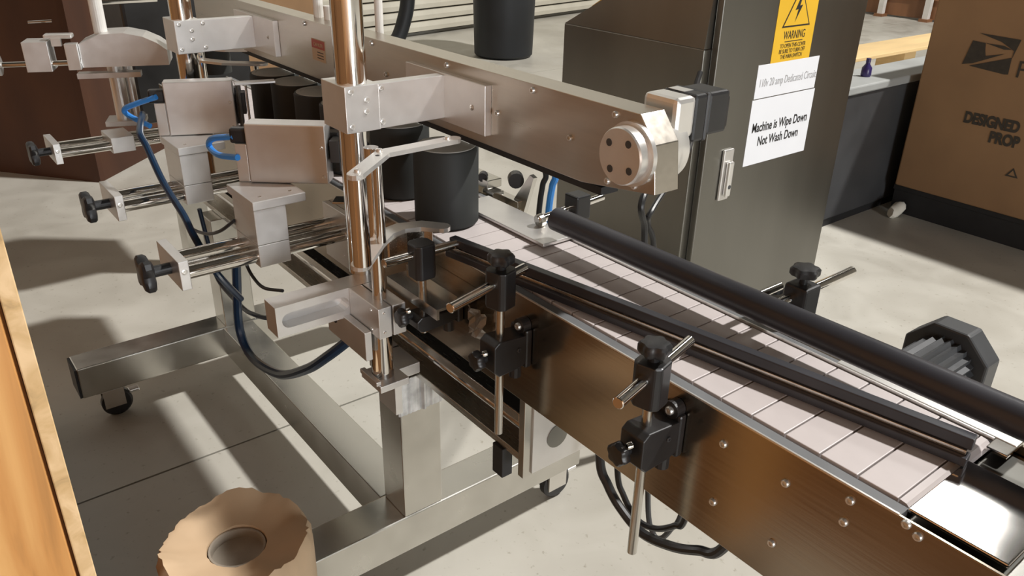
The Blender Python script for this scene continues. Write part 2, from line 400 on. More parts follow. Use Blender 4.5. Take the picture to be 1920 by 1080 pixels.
# ================================================================== support posts with bracket arms
def post(x, label, lower):
    t = thing('support_post', label, 'post', (x, .512, lower), 'chrome posts carrying the overhead beam')
    obj('column', cyl(NB(), (x, .512, lower), (x, .512, 1.75), .0212, 40), 'chrome', t, smooth=True)
    bm = NB(); bx(bm, x - .043, x + .026, .488, .540, .892, .955, bev=.001)
    obj('clamp_block', bm, 'alu', t)
    obj('arm', BX(x + .008, x + .0262, .538, .645, .893, .9545, bev=.0008), 'alu', t)
    obj('mounting_plate', BX(x - .078, x + .125, .6445, .656, .888, .957, bev=.0008), 'alu', t)
    for y, z in ((.497, .948), (.543, .948), (.520, .935), (.519, .919), (.496, .901), (.543, .902)):
        bolt(t, (x + .0262, y, z), (1, 0, 0), .0043, .0012)
    bolt(t, (x + .095, .6445, .922), (0, -1, 0), .004, .001, 'steel')
    return t
post(-1.0, 'chrome post with clamp block beside the slotted arm', .676)
post(-1.697, 'chrome post with clamp block farther along the beam', .60)

# ================================================================== slotted arm with swinging links
sa = thing('slotted_arm', 'aluminium slotted arm clamped on a vertical rod with two bent links', 'bracket', (-.905, .483, .53))
def slotted(x0, x1, y0, y1, z0, z1, sy0, sy1, sz0, sz1):
    bm = NB(); n = 8; r = (sz1 - sz0) / 2; zc = (sz0 + sz1) / 2
    inner = [(sy1 - r + r * math.sin(PI * i / n), zc - r * math.cos(PI * i / n)) for i in range(n + 1)] + [(sy0 + r - r * math.sin(PI * i / n), zc + r * math.cos(PI * i / n)) for i in range(n + 1)]
    outer = []
    for i, (y, z) in enumerate(inner):
        q = i % (n + 1); right = i <= n
        if right: yy, zz = (y1, z0 + (z1 - z0) * min(1, max(0, (q - 1) / (n - 2)))) if 0 < q < n else (sy1 - r, z0 if q == 0 else z1)
        else: yy, zz = (y0, z1 - (z1 - z0) * min(1, max(0, (q - 1) / (n - 2)))) if 0 < q < n else (sy0 + r, z1 if q == 0 else z0)
        outer.append((yy, zz))
    rows = []
    for x, ring in ((x1, outer), (x1, inner), (x1 - .022, inner)): rows.append([bm.verts.new((x, *p)) for p in ring])
    back = [bm.verts.new((x0, *p)) for p in outer]; N = len(inner)
    for A, B in ((back, rows[0]), (rows[0], rows[1]), (rows[1], rows[2])):
        for i in range(N): bm.faces.new((A[i], A[(i + 1) % N], B[(i + 1) % N], B[i]))
    bm.faces.new(rows[2]); bm.faces.new(back[::-1]); return bm
obj('arm', slotted(-.993, -.957, .353, .515, .630, .676, .361, .463, .641, .664), 'alu', sa)
obj('clamp_jaw', BX(-.957, -.872, .464, .4842, .629, .676, bev=.001), 'alu', sa)
obj('clamp_jaw', BX(-.957, -.872, .4866, .507, .629, .676, bev=.001), 'alu', sa)
for z in (.668, .638):
    bolt(sa, (-.872, .473, z), (1, 0, 0), .0022, .0018); bolt(sa, (-.892, .464, z), (0, -1, 0), .0022, .0018)
obj('rod', cyl(NB(), (-.905, .485, .629), (-.905, .485, .892), .0098, 28), 'chrome', sa, smooth=True)
obj('column', cyl(NB(), (-.912, .487, .545), (-.912, .487, .629), .0165, 28), 'chrome', sa, smooth=True)
obj('foot', BX(-.940, -.882, .466, .514, .534, .545, bev=.001), 'alu', sa)
obj('foot_lip', BX(-.936, -.886, .462, .470, .545, .552, bev=.001), 'alu', sa)
obj('foot_arm', BX(-.990, -.925, .506, .559, .515, .534, bev=.001), 'alu', sa)
obj('foot_cleat', BX(-1.040, -.985, .546, .5595, .405, .534, bev=.001), 'alu', sa)
obj('side_block', BX(-1.010, -.893, .452, .463, .588, .634, bev=.001), 'alu', sa)
obj('slot_mark', cyl(NB(), (-.985, .4519, .618), (-.985, .4515, .618), .007, 16), 'dark', sa)
up = [(-.826, .420), (-.886, .492), (-.888, .602)]
obj('link', strip(NB(), up, .020, .884, .890), 'alu_bright', sa)
lo = [(-.832, .422), (-.880, .470), (-.905, .500), (-.912, .528), (-.903, .556), (-.880, .575)]
obj('link', strip(NB(), lo, .024, .765, .771), 'alu_bright', sa)
obj('link_skirt', prism(NB(), [(-.882, .492), (-.893, .510), (-.899, .530), (-.890, .552), (-.880, .559), (-.882, .561), (-.893, .5545), (-.903, .531), (-.8965, .5085), (-.884, .490)], 'z', .742, .765), 'steel', sa)
obj('roller', cyl(NB(), (-.829, .423, .771), (-.829, .423, .884), .0115, 28), 'chrome', sa, smooth=True)
obj('pin', cyl(NB(), (-.878, .478, .771), (-.878, .478, .884), .0065, 20), 'chrome', sa, smooth=True)
for p in ((-.829, .425, .890), (-.888, .488, .890), (-.888, .592, .890), (-.885, .478, .771)):
    bolt(sa, p, (0, 0, 1), .0042, .0035)
obj('pivot_hole', cyl(NB(), (-.874, .477, .8898), (-.874, .477, .8904), .0028, 14), 'dark', sa)

# ================================================================== slide units and sensor housings
def slide_unit(xf, label, full=True):
    t = thing('slide_unit', label, 'slide', (xf - .05, .43, .648), 'crank slide units along the conveyor')
    if full:
        obj('top_plate', BX(xf - .108, xf, .410, .497, .7435, .758, bev=.0012), 'alu', t)
        obj('upper_block', BX(xf - .092, xf - .002, .411, .463, .6855, .7430, bev=.001), 'alu', t)
    obj('lower_block', BX(xf - .092, xf - .002, .411, .463, .648, .6848, bev=.001), 'alu', t)
    for xx in (xf - .017, xf - .080):
        obj('guide_rod', cyl(NB(), (xx, .300, .664), (xx, .570, .664), .0108, 28), 'chrome', t, smooth=True)
    obj('lead_screw', cyl(NB(), (xf - .048, .285, .664), (xf - .048, .57, .664), .006, 18), 'steel', t, smooth=True)
    obj('end_plate', BX(xf - .104, xf, .288, .303, .643, .690, bev=.001), 'alu', t)
    bolt(t, (xf, .2955, .673), (1, 0, 0), .0045, .001)
    obj('knob_stem', cyl(NB(), (xf - .048, .255, .664), (xf - .048, .289, .664), .009, 20), 'black', t)
    obj('knob', knob(NB(), (xf - .048, .262, .664), (0, -1, 0), .026, .019, 4, .24), 'black', t, smooth=True)
    obj('mounting_plate', BX(xf - .10, xf + .006, .569, .581, .598, .698, bev=.001), 'alu', t)
    bolt(t, (xf + .006, .575, .672), (1, 0, 0), .0028, .0015); bolt(t, (xf - .03, .569, .62), (0, -1, 0), .0028, .0015)
    if full: bolt(t, (xf - .02, .43, .758), (0, 0, 1), .003, .0006, 'steel'); bolt(t, (xf - .02, .48, .758), (0, 0, 1), .003, .0006, 'steel')
    return t
slide_unit(-1.151, 'aluminium slide with chrome rods and black knob, in front of the paired chrome posts')
slide_unit(-1.500, 'aluminium slide with chrome rods and black knob, in the middle of three')
s3 = slide_unit(-2.04, 'shadowed aluminium slide under the curved label head', False); s3.location.z -= .034

def housing(a, b, z0, z1, depth, label):
    """flat box turned towards the operator; a-b is its lower front edge"""
    a, b = Vector((*a, 0)), Vector((*b, 0)); u = (b - a).normalized(); n = Vector((-u.y, u.x, 0)); L = (b - a).length
    ang = math.atan2(u.y, u.x)
    t = thing('sensor_housing', label, 'sensor box', (*((a + b) / 2).xy, z0), 'flat housings on the slide units')
    def rb(x0, x1, y0, y1, za, zb, bev=.001):
        bm = BX(x0, x1, y0, y1, za, zb, bev=bev)
        bmesh.ops.rotate(bm, verts=bm.verts, cent=(0, 0, 0), matrix=Matrix.Rotation(ang, 3, 'Z')); bmesh.ops.translate(bm, verts=bm.verts, vec=a); return bm
    obj('cover', rb(0, L, 0, depth, z0, z1, .002), 'alu', t)
    obj('side_plate', rb(-.020, -.001, .004, .010, z0, z0 + .062), 'alu_bright', t)
    obj('rear_block', rb(.01, L + .012, depth, depth + .02, z0 + .01, z1 - .02), 'black', t)
    obj('sensor', rb(L + .004, L + .020, .004, depth, z0 + .035, z1 - .025), 'motorgrey', t)
    obj('bracket', rb(L + .022, L + .026, .0, .012, z0 - .03, z1 - .012), 'tube', t)
    obj('bracket_foot', rb(L + .002, L + .026, .0, .030, z0 - .034, z0 - .030), 'tube', t)
    obj('cable_plug', rb(-.03, 0, .012, .03, z0 + .06, z0 + .085, .004), 'black', t)
    for zz in (z0 + .012, z0 + .06):
        p = a + u * (L - .008); bolt(t, (p.x, p.y, zz), tuple(-n), .003, .002)
    return t
housing((-1.242, .444), (-1.161, .543), .7588, .855, .036, 'flat brown-looking metal housing with a blue hose, beside the chrome post')
housing((-1.589, .425), (-1.540, .539), .7588, .860, .030, 'flat brown-looking metal housing farther along, behind the other one')

# extra strip on the far housing
fs = thing('flat_bar', 'thin flat bar reaching over the dark jars', 'bar', (-1.53, .56, .845))
obj('bar', BX(-1.535, -1.515, .540, .615, .853, .857, bev=.0005, rot=-.25), 'alu', fs)
obj('hanger', BX(-1.541, -1.529, .545, .549, .77, .853), 'tube', fs)

# ================================================================== far label head
lh = thing('label_head', 'curved-top metal label head on the dark slide unit', 'machine head', (-2.1, .45, .66))
a = Vector((-2.139, .402, 0)); u = Vector((.37, .93, 0)).normalized(); ang = math.atan2(u.y, u.x)
def lr(bm):
    bmesh.ops.rotate(bm, verts=bm.verts, cent=(0, 0, 0), matrix=Matrix.Rotation(ang, 3, 'Z')); bmesh.ops.translate(bm, verts=bm.verts, vec=a); return bm
bm = prism(NB(), [(0, .80), (.19, .80), (.19, .835), (.17, .852), (.14, .867), (.10, .876), (.05, .874), (0, .853)], 'y', 0, .10)
obj('body', lr(bm), 'alu', lh)
obj('side_plate', lr(BX(-.028, -.001, -.012, .012, .797, .856, bev=.001)), 'alu_bright', lh)
obj('side_block', lr(BX(-.115, -.062, -.012, .05, .795, .862, bev=.001)), 'alu', lh)
obj('top_bar', lr(BX(-.07, -.01, .0, .03, .866, .876, bev=.003)), 'alu_bright', lh)
obj('spacer', lr(BX(-.055, -.035, -.002, .012, .85, .868)), 'alu_bright', lh)
obj('shaft', lr(cyl(NB(), (-.17, .0, .812), (0, .0, .812), .006, 16)), 'chrome', lh)
obj('hand_wheel', lr(cyl(NB(), (-.185, .0, .812), (-.17, .0, .812), .024, 20)), 'alu', lh)
obj('mast', lr(cyl(NB(), (.045, .05, .87), (.045, .05, 1.3), .015, 20)), 'white_metal', lh)
obj('thin_rod', lr(cyl(NB(), (-.10, .03, .90), (-.05, .03, .902), .003, 10)), 'chrome', lh)
obj('stem', lr(cyl(NB(), (.06, .05, .655), (.06, .05, .80), .017, 20)), 'alu', lh)
obj('stem', lr(cyl(NB(), (.085, .07, .655), (.085, .07, .80), .012, 20)), 'alu', lh)
obj('stem_bar', lr(BX(-.02, .12, .02, .05, .77, .782)), 'alu', lh)
obj('base_block', lr(BX(.02, .11, .02, .09, .652, .664, bev=.001)), 'alu', lh)

du = thing('drive_unit', 'black drive unit with thin chrome rods behind the curved label head', 'machine', (-2.6, .75, 0))
obj('housing', BX(-2.78, -2.52, .60, .95, .55, .93, bev=.01), 'black', du)
obj('cap', cyl(NB(), (-2.62, .72, .93), (-2.62, .72, 1.02), .05, 24), 'black', du)
obj('leg', BX(-2.70, -2.62, .70, .78, 0, .55), 'tube', du)
obj('chrome_rod', cyl(NB(), (-2.50, .50, .93), (-2.50, .62, .93), .005, 12), 'chrome', du)
obj('chrome_rod', cyl(NB(), (-2.45, .52, .905), (-2.45, .68, .905), .006, 12), 'chrome', du)
# swing links of the second station
sl = thing('swing_link', 'pale bent swing links over the jars under the beam', 'bracket', (-1.8, .60, .80))
obj('link', strip(NB(), [(-1.86, .585), (-1.80, .63), (-1.76, .70)], .028, .868, .874), 'alu_bright', sl)
obj('link', strip(NB(), [(-1.83, .55), (-1.74, .60), (-1.69, .66)], .026, .852, .857), 'alu_bright', sl)
obj('pin', cyl(NB(), (-1.84, .585, .80), (-1.84, .585, .875), .007, 16), 'chrome', sl)
obj('pin', cyl(NB(), (-1.70, .650, .80), (-1.70, .650, .853), .006, 16), 'chrome', sl)
obj('drum', cyl(NB(), (-1.93, .64, .80), (-1.93, .64, .872), .038, 28), 'jar', sl, smooth=True)
obj('drum_top', cyl(NB(), (-1.93, .64, .872), (-1.93, .64, .877), .034, 28), 'white_metal', sl)

# ================================================================== guide rails
def rl(p0, p1, off, z0, z1, wd, bev=.001):
    p0, p1 = Vector((*p0, 0)), Vector((*p1, 0)); u = (p1 - p0).normalized(); L = (p1 - p0).length
    bm = BX(0, L, off, off + wd, z0, z1, bev=bev)
    bmesh.ops.rotate(bm, verts=bm.verts, cent=(0, 0, 0), matrix=Matrix.Rotation(math.atan2(u.y, u.x), 3, 'Z')); bmesh.ops.translate(bm, verts=bm.verts, vec=p0); return bm
G0, G1 = (-.865, .577), (-.203, .694)
gr = thing('guide_rail', 'double black guide rail with a steel channel, angled across the belt', 'guide rail', (-.53, .635, .734))
obj('upper_bar', rl(G0, G1, .000, .7465, .7585, .012), 'rail', gr)
obj('channel', rl(G0, (-.206, .694), -.003, .7415, .7465, .012, .0005), 'steel', gr)
obj('lower_bar', rl(G0, G1, -.008, .7325, .7415, .014), 'rail', gr)
fr = thing('guard_rail', 'thick round black guard rail along the far side of the belt', 'guide rail', (-.4, .745, .747))
obj('tube', cyl(NB(), (-.815, .727, .769), (.30, .755, .769), .0172, 32, bev=.003), 'rail', fr, smooth=True)
obj('tube_core', cyl(NB(), (-.812, .727, .769), (.299, .755, .769), .010, 16), 'steel', fr)
# flat guide plate by the far edge, left of the guard rail
solo('guide_plate', BX(-1.02, -.807, .700, .760, .7325, .7375, bev=.001), 'alu', 'flat grey steel plate lying along the far belt edge beside the jar', 'plate', (-.9, .73, .7325))

# ================================================================== rail clamps
def rail_clamp(vx, vy, yaw, r0, r1, label, zr=.764, zl=(.655, .705), zbot=.53, knob_top=True, m=None):
    t = thing('rail_clamp', label, 'clamp', (vx, vy, zbot), 'black rod clamps holding the rails')
    def ry(bm, c=(vx, vy, 0)):
        bmesh.ops.rotate(bm, verts=bm.verts, cent=c, matrix=Matrix.Rotation(yaw, 3, 'Z')); return bm
    obj('vertical_rod', cyl(NB(), (vx, vy, zbot), (vx, vy, zr - .02), .0055, 20), 'tube', t, smooth=True)
    bm = prism(NB(), [(-.016, -.010), (-.010, -.016), (.010, -.016), (.016, -.010), (.016, .010), (.010, .016), (-.010, .016), (-.016, .010)], 'z', zr - .034, zr + .016, bev=.002)
    bmesh.ops.translate(bm, verts=bm.verts, vec=(vx, vy, 0)); obj('head', ry(bm), 'black', t)
    obj('cross_rod', ry(cyl(NB(), (vx, r0, zr), (vx, r1, zr), .0062, 24, bev=.0008)), 'chrome', t, smooth=True)
    if knob_top:
        obj('knob_stem', cyl(NB(), (vx, vy, zr + .014), (vx, vy, zr + .026), .0065, 16), 'black', t)
        obj('top_knob', knob(NB(), (vx, vy, zr + .022), (0, 0, 1), .0155, .015, 6), 'black', t, smooth=True)
    # lower body bolted to the side panel
    z0, z1 = zl
    bm = NB(); prism(bm, [(vy - .020, z0 + .008), (vy - .012, z0), (.560, z0 + .002), (.572, z0 + .006), (.572, z1 - .004), (vy - .012, z1), (vy - .020, z1 - .006)], 'x', vx - .016, vx + .016, bev=.0015)
    obj('body', bm, 'black', t)
    obj('base_flange', BX(vx - .017, vx + .017, .570, .5808, z0 - .002, z1 + .003, bev=.003), 'black', t)
    obj('bolt_ear', cyl(NB(), (vx + .004, .568, z1 + .006), (vx + .004, .5805, z1 + .006), .010, 18), 'black', t)
    bolt(t, (vx + .004, .568, z1 + .006), (0, -1, 0), .005, .004)
    bolt(t, (vx + .016, vy + .018, z0 + .03), (1, 0, 0), .003, .002, 'motorgrey')
    obj('side_knob', knob(NB(), (vx - .004, vy - .026, z0 + .022), (0, -1, 0), .0125, .013, 6), 'black', t, smooth=True)
    obj('side_knob_stem', cyl(NB(), (vx - .004, vy - .028, z0 + .022), (vx - .004, vy - .018, z0 + .022), .006, 16), 'black', t)
    bolt(t, (vx + .004, vy - .024, z0 + .034), (-.2, -1, 0), .004, .006, 'chrome')
    obj('foot_knob', cyl(NB(), (vx + .006, .562, z0 - .014), (vx + .006, .562, z0 + .004), .008, 12), 'black', t)
    return t
rail_clamp(-.700, .541, .26, .447, .590, 'black rod clamp with knob on the side panel, between the slotted arm and another clamp', zr=.766, zl=(.640, .690), zbot=.541)
rail_clamp(-.447, .537, .26, .470, .622, 'black rod clamp with knob on the side panel, nearest the belt end', zr=.763, zl=(.655, .703), zbot=.529)
c0 = rail_clamp(-.853, .524, 0., .466, .588, 'black rod clamp without top knob, behind the slotted arm', zr=.752, zl=(.640, .664), zbot=.632, knob_top=False)
bm = NB(); prism(bm, [(.512, .676), (.512, .692), (.545, .692), (.545, .702), (.5805, .702), (.5805, .698), (.549, .698), (.549, .688), (.516, .688), (.516, .676)], 'x', -.93, -.80)
obj('hat_bracket', bm, 'tube', c0)
# plastic wrap scrap hanging on the panel and on the leg
def scrap(name, pts, label, cat, off):
    bm = NB(); n = 7; g = []
    (x0, y0, z0), (x1, y1, z1) = pts
    for i in range(n):
        row = []
        for j in range(n):
            a, b = i / (n - 1), j / (n - 1)
            row.append(bm.verts.new((x0 + (x1 - x0) * a, y0 + (y1 - y0) * a - random.random() * off[1], z0 + (z1 - z0) * b + random.uniform(-.003, .003))))
            row[-1].co.x += random.random() * off[0]
        g.append(row)
    fs = []
    for i in range(n - 1):
        for j in range(n - 1): fs.append(bm.faces.new((g[i][j], g[i + 1][j], g[i + 1][j + 1], g[i][j + 1])))
    bmesh.ops.solidify(bm, geom=fs, thickness=.0015)
    return solo(name, bm, 'wrap', label, cat, ((x0 + x1) / 2, (y0 + y1) / 2, z0))
scrap('wrap_scrap', ((-.815, .577, .632), (-.775, .577, .678)), 'crumpled clear plastic wrap on the brown side panel', 'plastic wrap', (0, .010))
bm = NB(); prof = []
for k in range(25):
    y = .556 + .088 * k / 24; prof.append((-.9945 + .0025 * abs(math.sin(k * 1.3)) + (.004 if 12 < k < 15 else 0), y))
prism(bm, prof + [(-.9952, .644), (-.9952, .556)], 'z', .392, .4615)
solo('wrap_sleeve', bm, 'wrap', 'clear plastic wrap around the top of the stand leg', 'plastic wrap', (-.995, .60, .395))

fc = thing('rail_clamp', 'black rod clamp with knob holding the guard rail', 'clamp', (-.462, .812, .66), 'black rod clamps holding the rails')
obj('head', BX(-.478, -.447, .797, .828, .725, .779, bev=.003), 'black', fc)
obj('cross_rod', cyl(NB(), (-.464, .752, .764), (-.464, .925, .764), .0062, 24), 'chrome', fc, smooth=True)
obj('back_rod', cyl(NB(), (-.492, .752, .764), (-.492, .812, .764), .005, 20), 'chrome', fc, smooth=True)
obj('knob_stem', cyl(NB(), (-.463, .812, .779), (-.463, .812, .792), .005, 16), 'black', fc)
obj('top_knob', knob(NB(), (-.463, .812, .788), (0, 0, 1), .0165, .013, 6), 'black', fc, smooth=True)
obj('vertical_rod', cyl(NB(), (-.455, .800, .62), (-.455, .800, .73), .006, 20), 'tube', fc)
obj('base', BX(-.475, -.440, .7745, .815, .64, .68, bev=.002), 'black', fc)
fc2 = thing('rail_clamp', 'small black rod clamp on the far side by the guide plate', 'clamp', (-.87, .80, .64), 'black rod clamps holding the rails')
obj('head', BX(-.878, -.848, .80, .830, .735, .775, bev=.003), 'black', fc2)
obj('cross_rod', cyl(NB(), (-.865, .735, .748), (-.865, .87, .758), .006, 20), 'chrome', fc2, smooth=True)
obj('collar', cyl(NB(), (-.865, .738, .746), (-.865, .746, .747), .010, 16), 'steel', fc2)
obj('vertical_rod', cyl(NB(), (-.863, .815, .62), (-.863, .815, .74), .006, 20), 'tube', fc2)
obj('base', BX(-.88, -.845, .7745, .83, .63, .67, bev=.002), 'black', fc2)

# far side bracket with slanted plate and knob
sbk = thing('side_bracket', 'grey bracket with slanted plate and round black knob behind the jar', 'bracket', (-1.02, .80, .66))
bm = prism(NB(), [(-.957, .783), (-.947, .780), (-.975, .70), (-1.02, .70)], 'y', .795, .803)
obj('slanted_plate', bm, 'tube', sbk)
obj('crossbar', BX(-1.12, -.98, .79, .806, .715, .731, bev=.001), 'tube', sbk)
obj('arm', BX(-1.13, -1.05, .78, .81, .735, .75, bev=.001), 'tube', sbk)
obj('knob', cyl(NB(), (-1.00, .80, .766), (-.985, .79, .766), .013, 16), 'black', sbk)
obj('bolt_head', cyl(NB(), (-1.075, .79, .752), (-1.065, .78, .752), .008, 12), 'black', sbk)
obj('riser', BX(-1.06, -1.03, .7765, .80, .65, .735, bev=.001), 'tube', sbk)
obj('foot_plate', BX(-1.12, -.96, .7745, .80, .65, .668), 'tube', sbk)

# ================================================================== jars
def make_jar(x, y, r, h, label):
    t = thing('jar', label, 'jar', (x, y, .7305), 'dark jars on the conveyor belt')
    bm = NB(); lathe(bm, [(0, 0), (r - .004, 0), (r, .004), (r, h - .003), (r - .002, h), (r - .004, h), (0, h)], (x, y, .7305), 56)
    obj('body', bm, 'jar', t, smooth=True)
    bm = NB(); lathe(bm, [(r - .0045, 0), (r - .005, .0012), (r - .012, .0012), (r - .013, .0004), (0, .0004)], (x, y, .7305 + h), 56)
    obj('lid', bm, 'jartop', t, smooth=True)
    return t
make_jar(-.98, .650, .049, .120, 'dark grey jar standing clear at the front of the row')
make_jar(-1.135, .662, .049, .120, 'dark grey jar partly hidden behind the front jar and chrome rods')
for x in (-1.30, -1.405, -1.51, -1.615):
    make_jar(x, .655, .049, .120, 'dark grey jar in the crowded row under the beam')

# ================================================================== drive motor on the far side
gm = thing('gear_motor', 'dark ribbed gear motor with octagonal end cap behind the guard rail', 'motor', (-.345, .95, .60))
mc = (-.345, .668)
bm = NB(); n = 48
prof = []
A, B = [], []
for i in range(n):
    a_ = 2 * PI * i / n; rr = .040 if i % 2 else .036
    A.append(bm.verts.new((mc[0] + rr * math.cos(a_), .86, mc[1] + rr * math.sin(a_)))); B.append(bm.verts.new((mc[0] + rr * math.cos(a_), .975, mc[1] + rr * math.sin(a_))))
for i in range(n): bm.faces.new((A[i], A[(i + 1) % n], B[(i + 1) % n], B[i]))
bm.faces.new(A[::-1]); bm.faces.new(B)
obj('ribbed_body', bm, 'motorgrey', gm)
o8 = lambda s: [(mc[0] + s * math.cos(PI / 8 + PI / 4 * i), mc[1] + s * math.sin(PI / 8 + PI / 4 * i)) for i in range(8)]
obj('end_cap', prism(NB(), o8(.056), 'y', .965, 1.000, bev=.003), 'motorgrey', gm)
obj('front_flange', prism(NB(), o8(.050), 'y', .845, .862, bev=.002), 'motorgrey', gm)
obj('gearbox', BX(mc[0] - .045, mc[0] + .045, .775, .846, mc[1] - .045, mc[1] + .045, bev=.003), 'tube', gm)

# ================================================================== control cabinet
XF, Y0, Y1 = -1.297, 1.621, 2.308
cb = thing('control_cabinet', 'tall grey steel control cabinet with yellow warning and white stickers', 'cabinet', (-1.55, 1.96, .0))
bm = NB(); bx(bm, -1.816, XF - .004, Y0, Y1, .05, .855, bev=.003)
obj('lower_body', bm, 'cabinet', cb)
bm = NB()
V = [(-1.816, Y0 + .002, .855), (XF - .006, Y0 + .002, .855), (XF - .006, Y1 - .002, .855), (-1.816, Y1 - .002, .855),
     (-1.36, Y0 + .03, 1.107), (XF - .006, Y0 + .03, 1.107), (XF - .006, Y1 - .002, 1.107), (-1.36, Y1 - .002, 1.107)]
V = [bm.verts.new(v) for v in V]
for q in ((0, 1, 5, 4), (1, 2, 6, 5), (2, 3, 7, 6), (3, 0, 4, 7), (4, 5, 6, 7), (0, 3, 2, 1)): bm.faces.new([V[i] for i in q])
obj('upper_body', bm, 'cabinet', cb)
dr = obj('door', BX(XF - .004, XF + .016, Y0 + .028, Y1 - .012, .07, 1.10, bev=.003), 'cabinet', cb)
for s in (0, 1):
    for t_ in (0, 1): obj('foot', cyl(NB(), (-1.76 + .4 * s, Y0 + .08 + .52 * t_, 0), (-1.76 + .4 * s, Y0 + .08 + .52 * t_, .052), .025, 16), 'black', cb)
XD = XF + .016
hd = obj('handle', BX(XD, XD + .008, 1.722, 1.764, .450, .592, bev=.004), 'alu', dr, 'small silver swing handle')
# raised lever on the handle plate
lever = BX(XD + .008, XD + .020, 1.735, 1.757, .462, .560, bev=.005)
obj('handle_lever', lever, 'alu_bright', dr)
obj('keyhole', cyl(NB(), (XD + .020, 1.746, .490), (XD + .0206, 1.746, .490), .006, 14), 'motorgrey', dr)
w1 = obj('sticker', BX(XD, XD + .001, 1.823, 2.098, .712, .800), 'white', cb, 'white sticker with grey writing')
lettering(w1, '110v 20 amp Dedicated Circuit', (XD + .0012, 1.836, .742), (0, 1, 0), (0, 0, 1), .030, 'greyink', squeeze=.68)
w2 = obj('sticker', BX(XD, XD + .001, 1.819, 2.104, .528, .709), 'white', cb, 'white sticker with black writing')
lettering(w2, 'Machine is Wipe Down', (XD + .0012, 1.835, .620), (0, 1, 0), (0, 0, 1), .036, 'ink', squeeze=.74, bold=.0007)
lettering(w2, 'Not Wash Down', (XD + .0012, 1.868, .580), (0, 1, 0), (0, 0, 1), .036, 'ink', squeeze=.74, bold=.0007)
yl = obj('sticker', BX(XD, XD + .0008, 1.872, 2.046, .800, 1.02), 'yellow', cb, 'yellow electrical warning sticker')
def tri(bm, c, s, hgt, x):
    return flatpoly(bm, [(x, c[0] - s, c[1]), (x, c[0] + s, c[1]), (x, c[0], c[1] + hgt)], (1, 0, 0), .0003)
obj('warning_triangle', tri(NB(), (1.960, .888), .062, .105, XD + .0009), 'ink', yl)
obj('warning_triangle_inner', tri(NB(), (1.960, .892), .055, .094, XD + .0013), 'yellow', yl)
obj('lightning_bolt', flatpoly(NB(), [(XD + .0017, 1.962, .965), (XD + .0017, 1.945, .930), (XD + .0017, 1.958, .932), (XD + .0017, 1.950, .900), (XD + .0017, 1.975, .942), (XD + .0017, 1.962, .940), (XD + .0017, 1.970, .965)], (1, 0, 0), .0003), 'ink', yl)
lettering(yl, 'WARNING', (XD + .0011, 1.960, .858), (0, 1, 0), (0, 0, 1), .030, 'ink', align='CENTER', squeeze=.66)
obj('printed_line', BX(XD + .0008, XD + .0011, 1.92, 2.0, .8505, .8525), 'ink', yl)
for i, tx in enumerate(('TO OPEN THIS COVER', 'BE SURE TO TURN OFF', 'THE MAIN SWITCH')):
    lettering(yl, tx, (XD + .0011, 1.960, .836 - i * .014), (0, 1, 0), (0, 0, 1), .015, 'ink', align='CENTER', squeeze=.75)
solo('yellow_tray', prism(NB(), [(-1.812, .8585), (-1.73, .9035), (-1.73, .945), (-1.812, .897)], 'y', 1.72, 1.86, bev=.003), 'yellow', 'small yellow tray on the sloping top of the control cabinet', 'tray', (-1.77, 1.79, .86))

# ================================================================== right background
pal = thing('pallet', 'black pallet under the large cardboard box', 'pallet', (-1.1, 3.75, 0))
for i in range(5): obj('deck_board', BX(-1.56, -.35, 3.30 + i * .21, 3.46 + i * .21, .095, .118, bev=.003), 'blackmat', pal)
obj('front_board', BX(-1.555, -.355, 3.305, 3.335, 0, .095), 'blackmat', pal)
for xx in (-1.52, -1.0, -.47): obj('stringer', BX(xx, xx + .08, 3.34, 4.28, .0, .095), 'blackmat', pal)
cbx = thing('cardboard_box', 'large brown cardboard shipping box with eagle logo and black print', 'box', (-1.0, 3.7, .12))
obj('carton', BX(-1.55, -.40, 3.283, 4.25, .12, .90, bev=.006), 'card', cbx)
obj('flap', BX(-1.535, -.415, 3.30, 4.235, .897, .912, bev=.003), 'card', cbx)
ZU = (0, 0, 1); YF = 3.2825
def face_pt(x, z): return (x, YF - .0005, z)
# emblem: slanted dark block cut by light wing strokes
def poly(pts): return flatpoly(NB(), [face_pt(*p) for p in pts], (0, -1, 0), .0006)
LOGO = [[(-1.386, .729), (-1.339, .726), (-1.334, .700), (-1.328, .681), (-1.404, .640)],
        [(-1.369, .758), (-1.222, .753), (-1.236, .684), (-1.236, .712), (-1.285, .737)],
        [(-1.339, .726), (-1.274, .725), (-1.245, .715), (-1.271, .712), (-1.300, .718)],
        [(-1.404, .640), (-1.328, .681), (-1.265, .697), (-1.368, .648)],
        [(-1.377, .638), (-1.237, .688), (-1.234, .629), (-1.248, .627)]]
for pg in LOGO: obj('emblem', poly(pg), 'boxink', cbx)
lettering(cbx, 'P', (-1.212, YF - .001, .624), (1, 0, 0), ZU, .085, 'boxink')
lettering(cbx, 'DESIGNED', (-1.345, YF - .001, .432), (1, 0, 0), ZU, .056, 'boxink', squeeze=.76, bold=.003)
lettering(cbx, 'PROP', (-1.238, YF - .001, .378), (1, 0, 0), ZU, .056, 'boxink', squeeze=.78, bold=.003)
obj('recycle_mark', poly([(-1.146, .268), (-1.100, .268), (-1.123, .303)]), 'boxink', cbx)
obj('recycle_mark_inner', flatpoly(NB(), [(-1.135, YF - .0012, .274), (-1.111, YF - .0012, .274), (-1.123, YF - .0012, .294)], (0, -1, 0), .0004), 'card', cbx)
gt = thing('storage_bin', 'low charcoal bin with grey rim between cabinet and cardboard box', 'bin', (-1.68, 3.2, 0))
obj('body', BX(-1.79, -1.605, 2.70, 4.6, .03, .53, bev=.006), 'darkgrey', gt)
